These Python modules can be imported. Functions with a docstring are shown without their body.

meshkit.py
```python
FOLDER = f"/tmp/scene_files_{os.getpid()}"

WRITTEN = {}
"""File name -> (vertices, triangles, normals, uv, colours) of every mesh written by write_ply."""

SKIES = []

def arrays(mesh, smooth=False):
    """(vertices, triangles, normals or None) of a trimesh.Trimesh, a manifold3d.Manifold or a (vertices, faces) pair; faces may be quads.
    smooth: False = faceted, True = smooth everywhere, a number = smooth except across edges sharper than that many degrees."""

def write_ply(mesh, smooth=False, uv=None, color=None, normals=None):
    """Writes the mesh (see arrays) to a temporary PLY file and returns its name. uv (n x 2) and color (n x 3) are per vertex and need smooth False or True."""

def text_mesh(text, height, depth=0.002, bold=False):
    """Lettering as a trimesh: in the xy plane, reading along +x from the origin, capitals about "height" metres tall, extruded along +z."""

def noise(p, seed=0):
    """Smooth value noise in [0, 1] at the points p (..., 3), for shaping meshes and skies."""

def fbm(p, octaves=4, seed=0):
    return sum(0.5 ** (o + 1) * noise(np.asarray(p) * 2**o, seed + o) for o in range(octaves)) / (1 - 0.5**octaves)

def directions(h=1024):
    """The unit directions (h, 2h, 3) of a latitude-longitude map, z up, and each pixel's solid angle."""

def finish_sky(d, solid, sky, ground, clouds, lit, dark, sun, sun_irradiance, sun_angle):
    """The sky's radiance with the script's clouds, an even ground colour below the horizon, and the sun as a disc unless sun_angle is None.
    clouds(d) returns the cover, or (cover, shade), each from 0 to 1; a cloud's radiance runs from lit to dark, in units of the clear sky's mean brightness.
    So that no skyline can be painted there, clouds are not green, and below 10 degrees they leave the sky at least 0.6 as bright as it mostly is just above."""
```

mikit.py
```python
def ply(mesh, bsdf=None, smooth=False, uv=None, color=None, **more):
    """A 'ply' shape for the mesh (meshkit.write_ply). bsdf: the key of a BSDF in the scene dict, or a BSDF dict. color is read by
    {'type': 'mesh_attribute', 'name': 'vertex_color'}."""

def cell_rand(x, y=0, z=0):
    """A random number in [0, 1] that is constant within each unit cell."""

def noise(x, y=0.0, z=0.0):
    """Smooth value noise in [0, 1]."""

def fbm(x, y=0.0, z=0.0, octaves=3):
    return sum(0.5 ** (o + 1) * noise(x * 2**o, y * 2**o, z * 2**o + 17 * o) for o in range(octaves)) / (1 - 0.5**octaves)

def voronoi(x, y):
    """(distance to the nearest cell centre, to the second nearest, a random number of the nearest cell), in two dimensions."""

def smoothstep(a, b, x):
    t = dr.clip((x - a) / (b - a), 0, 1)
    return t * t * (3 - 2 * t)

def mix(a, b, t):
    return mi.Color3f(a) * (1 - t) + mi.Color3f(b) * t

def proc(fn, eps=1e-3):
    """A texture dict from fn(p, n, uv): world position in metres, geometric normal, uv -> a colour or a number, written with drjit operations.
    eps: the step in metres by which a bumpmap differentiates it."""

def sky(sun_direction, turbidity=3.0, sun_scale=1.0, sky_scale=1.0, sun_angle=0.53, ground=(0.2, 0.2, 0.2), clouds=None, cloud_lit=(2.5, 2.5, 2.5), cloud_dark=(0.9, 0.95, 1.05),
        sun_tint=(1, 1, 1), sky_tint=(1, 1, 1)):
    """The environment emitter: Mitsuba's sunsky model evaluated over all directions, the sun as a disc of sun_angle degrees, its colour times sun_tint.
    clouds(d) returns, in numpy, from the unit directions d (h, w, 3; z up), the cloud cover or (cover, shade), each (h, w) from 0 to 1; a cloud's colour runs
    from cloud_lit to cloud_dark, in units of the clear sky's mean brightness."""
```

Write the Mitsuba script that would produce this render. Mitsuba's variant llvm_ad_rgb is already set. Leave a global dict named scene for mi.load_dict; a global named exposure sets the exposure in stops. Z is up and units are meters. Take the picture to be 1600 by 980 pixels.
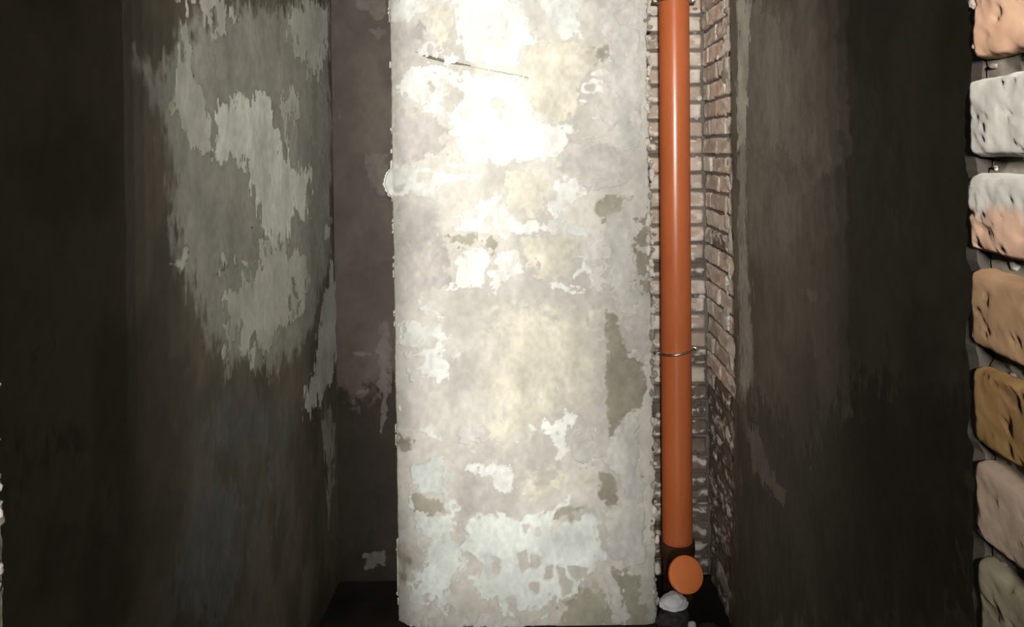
import math, random
import numpy as np, trimesh, shapely, mitsuba as mi, mikit, meshkit
from scipy.ndimage import distance_transform_edt, map_coordinates
T = mi.ScalarTransform4f
scene, labels = {}, {}
EYE = 1.845
# ---------------------------------------------------------------- camera, lights, exposure
exposure = 1.9
scene['camera'] = {'type': 'perspective', 'fov': 2 * math.degrees(math.atan(800 / 1200)), 'fov_axis': 'x', 'near_clip': 0.01, 'far_clip': 50,
                   'to_world': T().look_at(origin=[0, 0, EYE], target=[0, 1, EYE], up=[0.015, 0, 1]),
                   'principal_point_offset_x': -40 / 1600, 'principal_point_offset_y': 250 / 980}
LAMP_X, LAMP_Y = 0.03, -0.56        # the upright LED work lamp standing behind the photographer


def spot(name, x, y, z, aim, power, beam, cut):
    scene[name] = {'type': 'spot', 'to_world': T().look_at(origin=[x, y, z], target=[float(v) for v in aim], up=[0, 0, 1]),
                   'intensity': {'type': 'rgb', 'value': [power * c for c in (1.0, 0.965, 0.90)]}, 'beam_width': beam, 'cutoff_angle': cut}


for k in range(7):                  # wide flood head of the lamp
    spot(f'lamp_flood_{k:03d}', LAMP_X + 0.019 * (k - 3), LAMP_Y, EYE + 0.12 + 0.017 * k, (LAMP_X - 0.10, 3.0, EYE + 0.68), 4.9 * 3 / 7, 4, 43)
LED_Z = [0.12 + 0.34 * k for k in range(7)]
for k, z in enumerate(LED_Z):       # narrow LED lenses down the bar
    spot(f'lamp_beam_{k:03d}', LAMP_X, LAMP_Y, z, (-0.12 if z < 0.7 else -0.205, 3.0, z + 0.10), 5.7 if z < 0.7 else 4.6, 1.0, 13.5 if z < 0.7 else 10.4)

# ---------------------------------------------------------------- materials
RGB = lambda *c: {'type': 'rgb', 'value': list(c)}
VC = {'type': 'mesh_attribute', 'name': 'vertex_color'}


def mat(name, **kw):
    scene[name] = {'type': 'twosided', 'bsdf': {'type': 'principled', **kw}}


mat('mineral', base_color=VC, roughness=0.85, specular=0.25)
mat('brick_skin', base_color=VC, roughness=0.9, specular=0.2)
mat('orange_plastic', base_color=mikit.proc(lambda p, n, uv: mikit.mix((0.44, 0.112, 0.034), (0.52, 0.145, 0.050), mikit.fbm(p.x * 9, p.y * 9, p.z * 5))), roughness=0.30, specular=0.5)
mat('cap_plastic', base_color=mikit.proc(lambda p, n, uv: mikit.mix((0.70, 0.185, 0.042), (0.82, 0.225, 0.058), mikit.fbm(p.x * 30, p.y * 30, p.z * 30))), roughness=0.6, specular=0.3)
mat('grimy_fitting', base_color=mikit.proc(lambda p, n, uv: mikit.mix((0.035, 0.016, 0.010), (0.08, 0.035, 0.018), mikit.fbm(p.x * 25, p.y * 25, p.z * 25))), roughness=0.7, specular=0.2)
mat('zinc', base_color=RGB(0.72, 0.70, 0.64), metallic=1.0, roughness=0.28)
mat('white_foam', base_color=mikit.proc(lambda p, n, uv: mikit.mix((0.62, 0.64, 0.68), (0.80, 0.81, 0.83), mikit.fbm(p.x * 40, p.y * 40, p.z * 40))), roughness=0.9, specular=0.1)
mat('black_plastic', base_color=RGB(0.02, 0.02, 0.02), roughness=0.5)
mat('lamp_lens', base_color=RGB(0.8, 0.8, 0.78), roughness=0.2)


# ---------------------------------------------------------------- helpers
def numbered(name):
    if name not in scene and name not in labels:
        return name
    k = 1
    while f'{name}_{k:03d}' in scene or f'{name}_{k:03d}' in labels:
        k += 1
    return f'{name}_{k:03d}'


def put(name, mesh, bsdf, smooth=False, **kw):
    key = numbered(name)
    scene[key] = mikit.ply(mesh, bsdf, smooth=smooth, **kw)
    return key


def tag(key, label, cat=None, group=None, kind=None):
    labels[key] = {'label': label}
    if cat: labels[key]['category'] = cat
    if group: labels[key]['group'] = group
    if kind: labels[key]['kind'] = kind
    return key


def fb(u, v, w=0.0, octaves=4, seed=0):
    u, v = np.broadcast_arrays(np.asarray(u, float), np.asarray(v, float))
    return meshkit.fbm(np.stack([u, v, np.full_like(u, w)], -1), octaves, seed)


def step(a, b, x):
    t = np.clip((x - a) / (b - a), 0, 1)
    return t * t * (3 - 2 * t)


def lerp(a, b, t):
    return np.asarray(a, float) * (1 - t[..., None]) + np.asarray(b, float) * t[..., None]


class Face:
    """A plastered face: (u, height, lift off the face) -> world, with one gentle relief shared by the coat and the smears on it."""
    def __init__(self, base, u_dir, out, relief, seed, tone):
        self.base, self.u_dir, self.out, self.relief, self.seed, self.tone = map(lambda a: np.asarray(a, float) if isinstance(a, (list, tuple)) else a, (base, u_dir, out, relief, seed, tone))
        self.bow = self.clip = None

    def world(self, u, z, lift):
        h = lift + self.relief * (fb(u * 3.1, z * 2.3, 0, 3, self.seed) - 0.5)
        if self.bow: h = h + self.bow(u, z)
        return self.base + u[..., None] * self.u_dir + h[..., None] * self.out + np.stack([0 * z, 0 * z, z], -1)

    def colour(self, u, z):
        """the bare coat's own colour"""
        t = fb(u * 7, z * 5, 1, 4, self.seed + 5)
        fine = fb(u * 60, z * 45, 2, 3, self.seed + 9)
        c = lerp(self.tone[0], self.tone[1], step(0.3, 0.7, t))
        return c * (0.86 + 0.28 * fine)[..., None]

    def flip(self):
        return np.dot(np.cross(self.u_dir, [0, 0, 1]), self.out) < 0


def grid_faces(nu, nz, flip):
    i, j = np.meshgrid(np.arange(nu - 1), np.arange(nz - 1), indexing='ij')
    a = (i * nz + j).ravel(); b = a + nz; c = b + 1; d = a + 1
    f = np.vstack([np.stack([a, b, c], 1), np.stack([a, c, d], 1)])
    return f[:, ::-1] if flip else f


def smear(face, poly, holes, tone, key, k, amp=0.012, soft=0.012, thin=0, res=0.0045, streak=1.0):
    """One smear of plaster: its own thin raised body on the face, ragged at the edge and scraped thin there."""
    P = shapely.Polygon(poly)
    if thin: res = 0.0018
    u0, z0, u1, z1 = P.bounds
    m = amp * 2 + 0.01
    u, z = np.arange(u0 - m, u1 + m, res), np.arange(z0 - m, z1 + m, res)
    U, Z = np.meshgrid(u, z, indexing='ij')
    I, J = np.meshgrid(np.arange(len(u)), np.arange(len(z)), indexing='ij')
    s = face.seed * 31 + k

    def sd(Q):
        ins = shapely.contains_xy(Q, U, Z)
        d = (distance_transform_edt(ins) - distance_transform_edt(~ins)) * res
        return map_coordinates(d, [I + wu, J + wz], order=1, mode='nearest')

    wu = amp / res * (3.0 * (fb(U * 14, Z * 14, 6, 3, s + 21) - 0.5) + 1.0 * (fb(U * 55, Z * 55, 6, 3, s + 22) - 0.5))
    wz = amp / res * (3.0 * (fb(U * 14, Z * 14, 7, 3, s + 23) - 0.5) + 1.0 * (fb(U * 55, Z * 55, 7, 3, s + 24) - 0.5)) / max(streak, 0.5)
    ragged = lambda q: amp * (3.4 * (fb(U * 22, Z * 22 * streak, 0, 5, s + q) - 0.5) + 1.3 * (fb(U * 90, Z * 90 * streak, 0, 3, s + q + 3) - 0.5))
    f = sd(P) + ragged(0)
    f = f - 2.0 * amp * step(0.56, 0.72, fb(U * 48, Z * 36 * streak, 9, 3, s + 31)) + 1.7 * amp * step(0.57, 0.72, fb(U * 40, Z * 34 * streak, 9, 3, s + 33))
    for n, h in enumerate(holes):
        f = np.minimum(f, -(sd(shapely.Polygon(h)) + 0.5 * ragged(n + 1)))
    top = (0.0005 + 0.00005 * k) if (thin or tone[3] == 0) else (0.0014 + 0.00006 * k) * (0.75 + 0.5 * fb(U * 18, Z * 18, 0, 3, s + 7))
    body = step(-0.001, soft, f)
    if face.clip: f = np.minimum(f, np.minimum(U - face.clip[0](Z), face.clip[1](Z) - U) - 0.002)
    lift = np.clip(f * (0.35 if tone[3] else 0.12 if soft < 0.025 else 0.02), -0.002, top)
    t = fb(U * 14, Z * 9, 3, 4, s + 11)
    fine = fb(U * 70, Z * 50, 4, 3, s + 13)
    own = np.asarray(tone[:3]) * (0.70 + 0.60 * t)[..., None] * (0.84 + 0.32 * fine)[..., None]
    c = face.colour(U, Z) * (1 - body[..., None]) + own * body[..., None]
    V = face.world(U, Z, lift).reshape(-1, 3)
    F = grid_faces(len(u), len(z), face.flip())
    keep = (f.ravel()[F] > -0.006).any(1)
    F = F[keep]
    used, inv = np.unique(F, return_inverse=True)
    if len(used) < 4: return
    put(key, (V[used], inv.reshape(-1, 3)), 'mineral', smooth=True, color=c.reshape(-1, 3)[used])


def coat(face, u_lo, u_hi, z0, z1, depth, nu, nz):
    """The wall's own body: relief on the face, u_lo / u_hi (functions of height) as ragged ends, closed at `depth` behind it."""
    t, z = np.linspace(0, 1, nu), np.linspace(z0, z1, nz)
    TT, Z = np.meshgrid(t, z, indexing='ij')
    U = u_lo(Z) + (u_hi(Z) - u_lo(Z)) * TT
    V = face.world(U, Z, 0 * U).reshape(-1, 3)
    C = face.colour(U, Z).reshape(-1, 3)
    back = face.base + U[..., None] * face.u_dir - depth * face.out + np.stack([0 * Z, 0 * Z, Z], -1)
    F = [grid_faces(nu, nz, face.flip())]
    idx = np.arange(nu * nz).reshape(nu, nz)
    ring = np.concatenate([idx[:, 0], idx[-1, 1:], idx[-2::-1, -1], idx[0, -2:0:-1]])
    B = back.reshape(-1, 3)[ring]
    n, r = len(V), len(ring)
    a = ring; b = np.roll(ring, -1); a2 = n + np.arange(r); b2 = n + np.roll(np.arange(r), -1)
    side = np.vstack([np.stack([a, a2, b], 1), np.stack([b, a2, b2], 1)])
    centre = n + r
    fan = np.stack([a2, np.full(r, centre), b2], 1)
    sides = np.vstack([side, fan])
    F.append(sides[:, ::-1] if face.flip() else sides)
    V = np.vstack([V, B, B.mean(0)]); C = np.vstack([C, C[ring], C.mean(0)])
    return (V, np.vstack(F)), C


def rough_block(size, seg, amp, freq, seed, rnd=0.006):
    """A weathered block, edges knocked round and faces uneven; triangle count follows `seg`."""
    m = trimesh.creation.box(size)
    n = [max(1, s) for s in seg]
    faces, verts, off = [], [], 0
    h = np.asarray(size) / 2
    for ax in range(3):
        p, q = (ax + 1) % 3, (ax + 2) % 3
        for s in (-1, 1):
            a, b = np.meshgrid(np.linspace(-h[p], h[p], n[p] + 1), np.linspace(-h[q], h[q], n[q] + 1), indexing='ij')
            v = np.zeros(a.shape + (3,)); v[..., ax] = s * h[ax]; v[..., p] = a; v[..., q] = b
            faces.append(grid_faces(n[p] + 1, n[q] + 1, s < 0) + off); verts.append(v.reshape(-1, 3)); off += v[..., 0].size
    m = trimesh.Trimesh(np.vstack(verts), np.vstack(faces), process=False)
    m.merge_vertices(digits_vertex=6)
    v = np.array(m.vertices)
    inner = np.clip(v, -(h - rnd), h - rnd)
    d = v - inner
    L = np.linalg.norm(d, axis=1, keepdims=True)
    d = d / np.maximum(L, 1e-9)
    v = inner + d * rnd
    w = meshkit.fbm(v * freq + seed * 7.3, 4, seed) - 0.5
    chips = meshkit.fbm(v * freq * 2.6 + 50 + seed, 3, seed + 2)
    v = v + d * (amp * 2 * w - amp * 0.9 * step(0.60, 0.85, chips))[:, None]
    return trimesh.Trimesh(v, m.faces, process=False)


def box_mesh(x0, x1, y0, y1, z0, z1):
    b = trimesh.creation.box([x1 - x0, y1 - y0, z1 - z0]); b.apply_translation([(x0 + x1) / 2, (y0 + y1) / 2, (z0 + z1) / 2])
    return b


def tinted(mesh, c0, c1, freq=9, seed=0):
    v = np.asarray(mesh.vertices)
    return lerp(c0, c1, step(0.3, 0.7, meshkit.fbm(v * freq + seed, 4, seed)))


def lathe(profile, n=64):
    """profile (r, z) revolved about z"""
    return trimesh.creation.revolve(np.asarray(profile, float), sections=n)


def tube(points, r, n=10):
    P = np.asarray(points, float)
    V, F = [], []
    up = np.array([0.31, 0.17, 0.94])
    for i, p in enumerate(P):
        d = P[min(i + 1, len(P) - 1)] - P[max(i - 1, 0)]; d /= np.linalg.norm(d)
        a = np.cross(d, up); a /= np.linalg.norm(a); b = np.cross(d, a)
        th = np.arange(n) * 2 * np.pi / n
        rr = r[i] if np.ndim(r) else r
        V.append(p + rr * (np.cos(th)[:, None] * a + np.sin(th)[:, None] * b))
    k = len(P)
    for i in range(k - 1):
        j = np.arange(n); j2 = (j + 1) % n
        F += [np.stack([i * n + j, (i + 1) * n + j, i * n + j2], 1), np.stack([i * n + j2, (i + 1) * n + j, (i + 1) * n + j2], 1)]
    V = np.vstack(V + [P[:1], P[-1:]])
    j = np.arange(n); j2 = (j + 1) % n
    F += [np.stack([np.full(n, k * n), j, j2], 1), np.stack([np.full(n, k * n + 1), (k - 1) * n + j2, (k - 1) * n + j], 1)]
    m = trimesh.Trimesh(V, np.vstack(F), process=False)
    m.fix_normals()
    return m


# ---------------------------------------------------------------- where the plaster smears lie: (tone, outline, bare holes, options), in metres on each wall
CENTER_SMEARS = [
    ('beige',[(-0.421,2.4438),(-0.3664,2.4205),(-0.3212,2.4298),(-0.3282,2.2999),(-0.3638,2.2605),(-0.3935,2.2809),(-0.4126,2.3387)],[],{}),
    ('beige',[(-0.0513,2.2583),(0.0316,2.282),(0.1191,2.2882),(0.1814,2.2723),(0.2563,2.2662),(0.2758,2.2284),(0.2552,2.1912),(0.2174,2.1717),(0.1668,2.13),(0.1583,2.0676),(0.1828,2.0298),(0.1395,1.9804),(0.0894,1.9687),(0.0271,1.9821),(-0.0224,2.0153),(-0.0416,2.0706),(-0.0406,2.1406),(-0.0576,2.1709)],[],{}),
    ('beige',[(-0.1133,1.7917),(-0.0133,1.7902),(0.0483,1.7318),(0.0527,1.6942),(0.0341,1.6195),(-0.0411,1.6031),(-0.1157,1.6342),(-0.1397,1.6971)],[],{}),
    ('beige',[(-0.0674,1.521),(0.1451,1.5178),(0.1565,1.4427),(0.1303,1.368),(0.0675,1.344),(-0.0069,1.3826),(-0.0685,1.446)],[],{}),
    ('beige',[(-0.183,1.3102),(0.0917,1.2886),(0.2413,1.2664),(0.2529,1.0412),(0.2434,0.7413),(0.1346,0.818),(-0.0169,0.7203),(-0.1428,0.6596),(-0.2547,0.6988),(-0.2642,0.899),(-0.2304,1.1485)],[],{'soft':0.12,'amp':0.025}),
    ('beige',[(-0.0982,0.634),(0.2068,0.6294),(0.2172,0.4917),(0.1049,0.5059),(0.0042,0.4574),(-0.0906,0.4714)],[],{'soft':0.08,'amp':0.025}),
    ('olive',[(0.2013,2.267),(0.2762,2.2609),(0.2704,2.2034),(0.2175,2.1792)],[],{'soft':0.02}),
    ('olive',[(0.2098,1.6669),(0.3227,1.6902),(0.3598,1.6646),(0.3342,1.6275),(0.271,1.5784),(0.2576,1.5161),(0.2249,1.5041),(0.2335,1.579),(0.2091,1.6169)],[],{}),
    ('olive',[(-0.347,1.5427),(-0.2046,1.5356),(-0.1299,1.5169),(-0.1808,1.4602),(-0.2181,1.4733),(-0.2552,1.4988),(-0.293,1.4794),(-0.3425,1.5126)],[],{}),
    ('brown',[(0.2559,1.2412),(0.3031,1.2155),(0.3266,1.1151),(0.3879,1.0392),(0.4164,0.9388),(0.3899,0.8392),(0.3347,0.8275),(0.3088,0.7654),(0.2633,0.7311),(0.2499,0.8413)],[],{'amp':0.006}),
    ('grey',[(0.3659,1.2395),(0.4309,1.2385),(0.4329,1.0385),(0.3877,1.0267),(0.326,1.0776),(0.31,1.1779)],[],{}),
    ('brown',[(0.2189,0.6042),(0.2564,0.6037),(0.2932,0.5606),(0.2918,0.4656),(0.2666,0.4485),(0.2172,0.4917)],[],{'amp':0.005}),
    ('brown',[(0.3662,0.5945),(0.3913,0.5966),(0.3985,0.5765),(0.3807,0.5593)],[],{'amp':0.004}),
    ('olive',[(-0.0138,0.4252),(0.0794,0.4688),(0.1794,0.4723),(0.1667,0.455),(0.1215,0.4432),(0.1154,0.3733),(0.0979,0.3735),(0.0988,0.431),(0.0534,0.4067),(0.0407,0.3894)],[],{'amp':0.006}),
    ('olive',[(-0.5073,0.5276),(-0.395,0.5134),(-0.3784,0.4507),(-0.4463,0.4217),(-0.4959,0.4524)],[],{}),
    ('olive',[(0.137,0.1429),(0.2248,0.1666),(0.261,0.0786),(0.292,-0.0219),(0.0471,-0.0182),(0.0987,0.0935)],[],{}),
    ('olive',[(0.263,0.2111),(0.3379,0.2024),(0.3746,0.1519),(0.4033,0.064),(0.402,-0.0235),(0.292,-0.0219),(0.2894,0.1407)],[],{}),
    ('brown',[(-0.5877,0.3288),(-0.498,0.315),(-0.4739,0.2521),(-0.5252,0.1654),(-0.5557,0.1283),(-0.5819,0.0537),(-0.5961,0.1039)],[],{'soft':0.06}),
    ('brown',[(-0.5863,0.7588),(-0.5039,0.7526),(-0.4923,0.6899),(-0.5626,0.6734)],[],{'soft':0.02}),
    ('grey',[(0.1009,1.906),(0.3005,1.878),(0.4002,1.859),(0.3986,1.7515),(0.2485,1.7463),(0.1613,1.7676),(0.0489,1.7693)],[],{'soft':0.03}),
    ('grey',[(-0.5549,2.3533),(-0.4297,2.3639),(-0.4233,2.2889),(-0.4689,2.252),(-0.5321,2.203),(-0.5654,2.1535)],[],{'soft':0.02}),
    ('grey',[(-0.5672,2.0285),(-0.4725,2.0146),(-0.348,1.9752),(-0.3499,1.8502),(-0.4505,1.8143),(-0.5704,1.8161)],[],{'soft':0.02}),
    ('grey',[(-0.5676,1.6735),(-0.4403,1.6616),(-0.3658,1.6255),(-0.3552,1.5003),(-0.3449,1.3502),(-0.4835,1.2773),(-0.5689,1.2535)],[],{'soft':0.03}),
    ('brown',[(0.3712,1.5894),(0.4312,1.5885),(0.4347,1.4885),(0.4263,1.2636),(0.3965,1.2766),(0.3803,1.3643),(0.3797,1.4893)],[],{}),
    ('grey',[(-0.3298,0.5249),(-0.281,0.6117),(-0.1821,0.5352),(-0.1958,0.4604),(-0.2836,0.4368),(-0.3322,0.3625)],[],{'amp':0.006}),
    ('pale',[(-0.5781,2.4687),(-0.4207,2.4663),(-0.4216,2.4063),(-0.4543,2.3893),(-0.4921,2.3724),(-0.5746,2.3711)],[],{}),
    ('pale',[(-0.4106,2.4712),(0.1718,2.4624),(0.188,2.3797),(0.1869,2.3047),(0.1192,2.2932),(0.0318,2.2995),(-0.0167,2.3953),(-0.0539,2.4208),(-0.0177,2.3328),(0.0014,2.27),(-0.0564,2.2508),(-0.0649,2.1835),(-0.17,2.1776),(-0.2895,2.2093),(-0.3061,2.2746),(-0.3222,2.3623),(-0.3114,2.4197),(-0.3661,2.4355)],[[(-0.0535,2.4458),(0.004,2.4449),(0.0623,2.3316),(0.1067,2.2884),(0.0267,2.2946),(-0.0121,2.3702)]],{}),
    ('pale',[(-0.4687,2.262),(-0.4132,2.3012),(-0.3936,2.2709),(-0.3438,2.2552),(-0.3061,2.2746),(-0.2895,2.2118),(-0.3446,2.2077),(-0.444,2.2467)],[],{}),
    ('pale',[(-0.5406,2.1406),(-0.4948,2.1899),(-0.4322,2.2015),(-0.3447,2.1952),(-0.3051,2.1696),(-0.306,2.1121),(-0.3537,2.1003),(-0.3644,2.0505),(-0.3601,2.0054),(-0.3976,2.006),(-0.4472,2.0317),(-0.5045,2.0476),(-0.5415,2.0781)],[[(-0.4181,2.1388),(-0.4057,2.1336),(-0.3937,2.0959),(-0.4089,2.0861)]],{}),
    ('pale',[(-0.2826,2.1692),(-0.1704,2.1526),(-0.0656,2.141),(-0.0416,2.0706),(-0.0224,2.0153),(0.027,1.9771),(0.0892,1.9612),(0.1443,1.9678),(0.1263,1.9306),(0.1,1.8435),(0.0247,1.8246),(-0.1005,1.809),(-0.1758,1.7926),(-0.2631,1.8039),(-0.2999,1.8495),(-0.3115,1.9122),(-0.3357,1.9625),(-0.3552,2.0003),(-0.3094,2.0496),(-0.301,2.112)],[[(-0.1843,2.0603),(-0.1342,2.067),(-0.1223,2.0218),(-0.1674,2.0175)]],{}),
    ('white',[(-0.2604,1.9864),(-0.1229,1.9843),(-0.099,1.909),(-0.1502,1.8348),(-0.2373,1.8611),(-0.2736,1.9366)],[],{'soft':0.02}),
    ('light',[(0.2218,2.4617),(0.4092,2.4589),(0.4174,2.3387),(0.4048,2.1639),(0.4154,2.0388),(0.4005,1.8765),(0.3378,1.8649),(0.2756,1.8859),(0.2384,1.9039),(0.2962,1.9256),(0.2641,1.9535),(0.227,1.9791),(0.2153,2.0293),(0.2779,2.0408),(0.3033,2.0655),(0.2543,2.1287),(0.275,2.1784),(0.2932,2.2281),(0.2689,2.271),(0.2449,2.3413)],[[(0.3208,2.3952),(0.3583,2.3996),(0.3677,2.3595),(0.3375,2.3449),(0.3154,2.3703)],[(0.3572,1.9896),(0.3922,1.9941),(0.3942,1.9591),(0.3641,1.9545)],[(0.3433,2.2299),(0.3583,2.2296),(0.3555,2.2122),(0.343,2.2149)]],{}),
    ('pale',[(0.1582,2.0601),(0.2406,2.0489),(0.2279,2.0366),(0.1655,2.0425)],[],{'amp':0.004}),
    ('pale',[(0.2046,2.1519),(0.2299,2.1741),(0.275,2.1809),(0.2595,2.1461),(0.217,2.1417)],[],{'amp':0.004}),
    ('pale',[(0.1667,2.125),(0.2168,2.1317),(0.2666,2.121),(0.2585,2.0786),(0.2158,2.0668),(0.1685,2.0775)],[[(0.1915,2.1121),(0.229,2.1091),(0.2161,2.0868),(0.1861,2.0872)]],{'amp':0.006}),
    ('light',[(0.1057,1.8884),(0.176,1.9124),(0.2636,1.921),(0.2634,1.906),(0.1633,1.8976)],[],{'amp':0.003}),
    ('pale',[(0.0531,1.7192),(0.0987,1.756),(0.1613,1.7626),(0.1981,1.717),(0.2102,1.6918),(0.1725,1.6799),(0.1347,1.6555),(0.0966,1.6186),(0.0463,1.5993),(0.0343,1.632)],[],{}),
    ('light',[(0.1733,1.7299),(0.3609,1.7396),(0.3355,1.715),(0.2353,1.6965),(0.1852,1.6922)],[],{'amp':0.008}),
    ('pale',[(-0.3158,1.6247),(-0.2533,1.6238),(-0.1976,1.673),(-0.1645,1.71),(-0.1279,1.6519),(-0.0662,1.601),(0.0211,1.5822),(0.1336,1.588),(0.1833,1.5672),(0.2001,1.517),(0.145,1.5128),(0.0954,1.5386),(0.0203,1.5347),(-0.0048,1.5226),(-0.0672,1.531),(-0.1296,1.5394),(-0.1401,1.5071),(-0.167,1.5425),(-0.2546,1.5388),(-0.3495,1.5452),(-0.2989,1.582),(-0.3436,1.6052)],[[(-0.2238,1.5909),(-0.1887,1.5953),(-0.184,1.5753),(-0.2117,1.5682)]],{}),
    ('light',[(0.276,1.5784),(0.3342,1.6275),(0.3579,1.5396),(0.3764,1.4394),(0.372,1.3144),(0.3905,1.2141),(0.3515,1.1147),(0.3277,1.1901),(0.3036,1.2529),(0.2669,1.3035),(0.2572,1.4911)],[],{}),
    ('light',[(0.1574,1.5051),(0.245,1.5113),(0.2814,1.4408),(0.2796,1.3158),(0.2294,1.3041),(0.1878,1.3672),(0.1561,1.4177)],[],{'amp':0.02}),
    ('pale',[(0.144,1.4428),(0.1742,1.4574),(0.1989,1.437),(0.2057,1.3919),(0.2298,1.3341),(0.1923,1.3296),(0.1732,1.3924),(0.1225,1.3432),(0.1128,1.3633),(0.1559,1.4052)],[],{'amp':0.008}),
    ('pale',[(0.0175,1.3447),(0.105,1.3434),(0.1671,1.3175),(0.1793,1.2973),(0.1167,1.2932),(0.0422,1.3269)],[],{'amp':0.008}),
    ('white',[(-0.1683,1.46),(-0.093,1.4764),(-0.0689,1.421),(-0.0519,1.3833),(-0.1072,1.3666),(-0.1327,1.3345),(-0.1458,1.2922),(-0.1825,1.3477),(-0.2019,1.3855),(-0.1813,1.4227)],[],{}),
    ('pale',[(-0.6312,1.767),(-0.6134,1.7842),(-0.5705,1.8086),(-0.4881,1.8023),(-0.4257,1.7964),(-0.3757,1.7956),(-0.3135,1.7797),(-0.2137,1.7682),(-0.2516,1.7363),(-0.3394,1.7176),(-0.3771,1.7082),(-0.4077,1.6636),(-0.4525,1.6768),(-0.5024,1.6875),(-0.5723,1.6911),(-0.6021,1.704),(-0.6268,1.7244)],[[(-0.4711,1.7721),(-0.416,1.7762),(-0.4315,1.744),(-0.4716,1.7396)],[(-0.5643,1.7235),(-0.5292,1.7329),(-0.5371,1.7081),(-0.5621,1.7059)]],{'amp':0.008}),
    ('pale',[(-0.3579,1.8179),(-0.2955,1.8094),(-0.3209,1.7873),(-0.3582,1.7954)],[],{'amp':0.006}),
    ('white',[(-0.3555,1.4803),(-0.3056,1.4746),(-0.2179,1.4858),(-0.1858,1.4603),(-0.1813,1.4227),(-0.2069,1.3856),(-0.1953,1.3229),(-0.2454,1.3162),(-0.3453,1.3252),(-0.3269,1.3874),(-0.3561,1.4378)],[],{}),
    ('pale',[(-0.4786,1.2747),(-0.4388,1.2566),(-0.3667,1.2305),(-0.3672,1.2005),(-0.4095,1.2086),(-0.4542,1.2318)],[],{'amp':0.01}),
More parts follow.
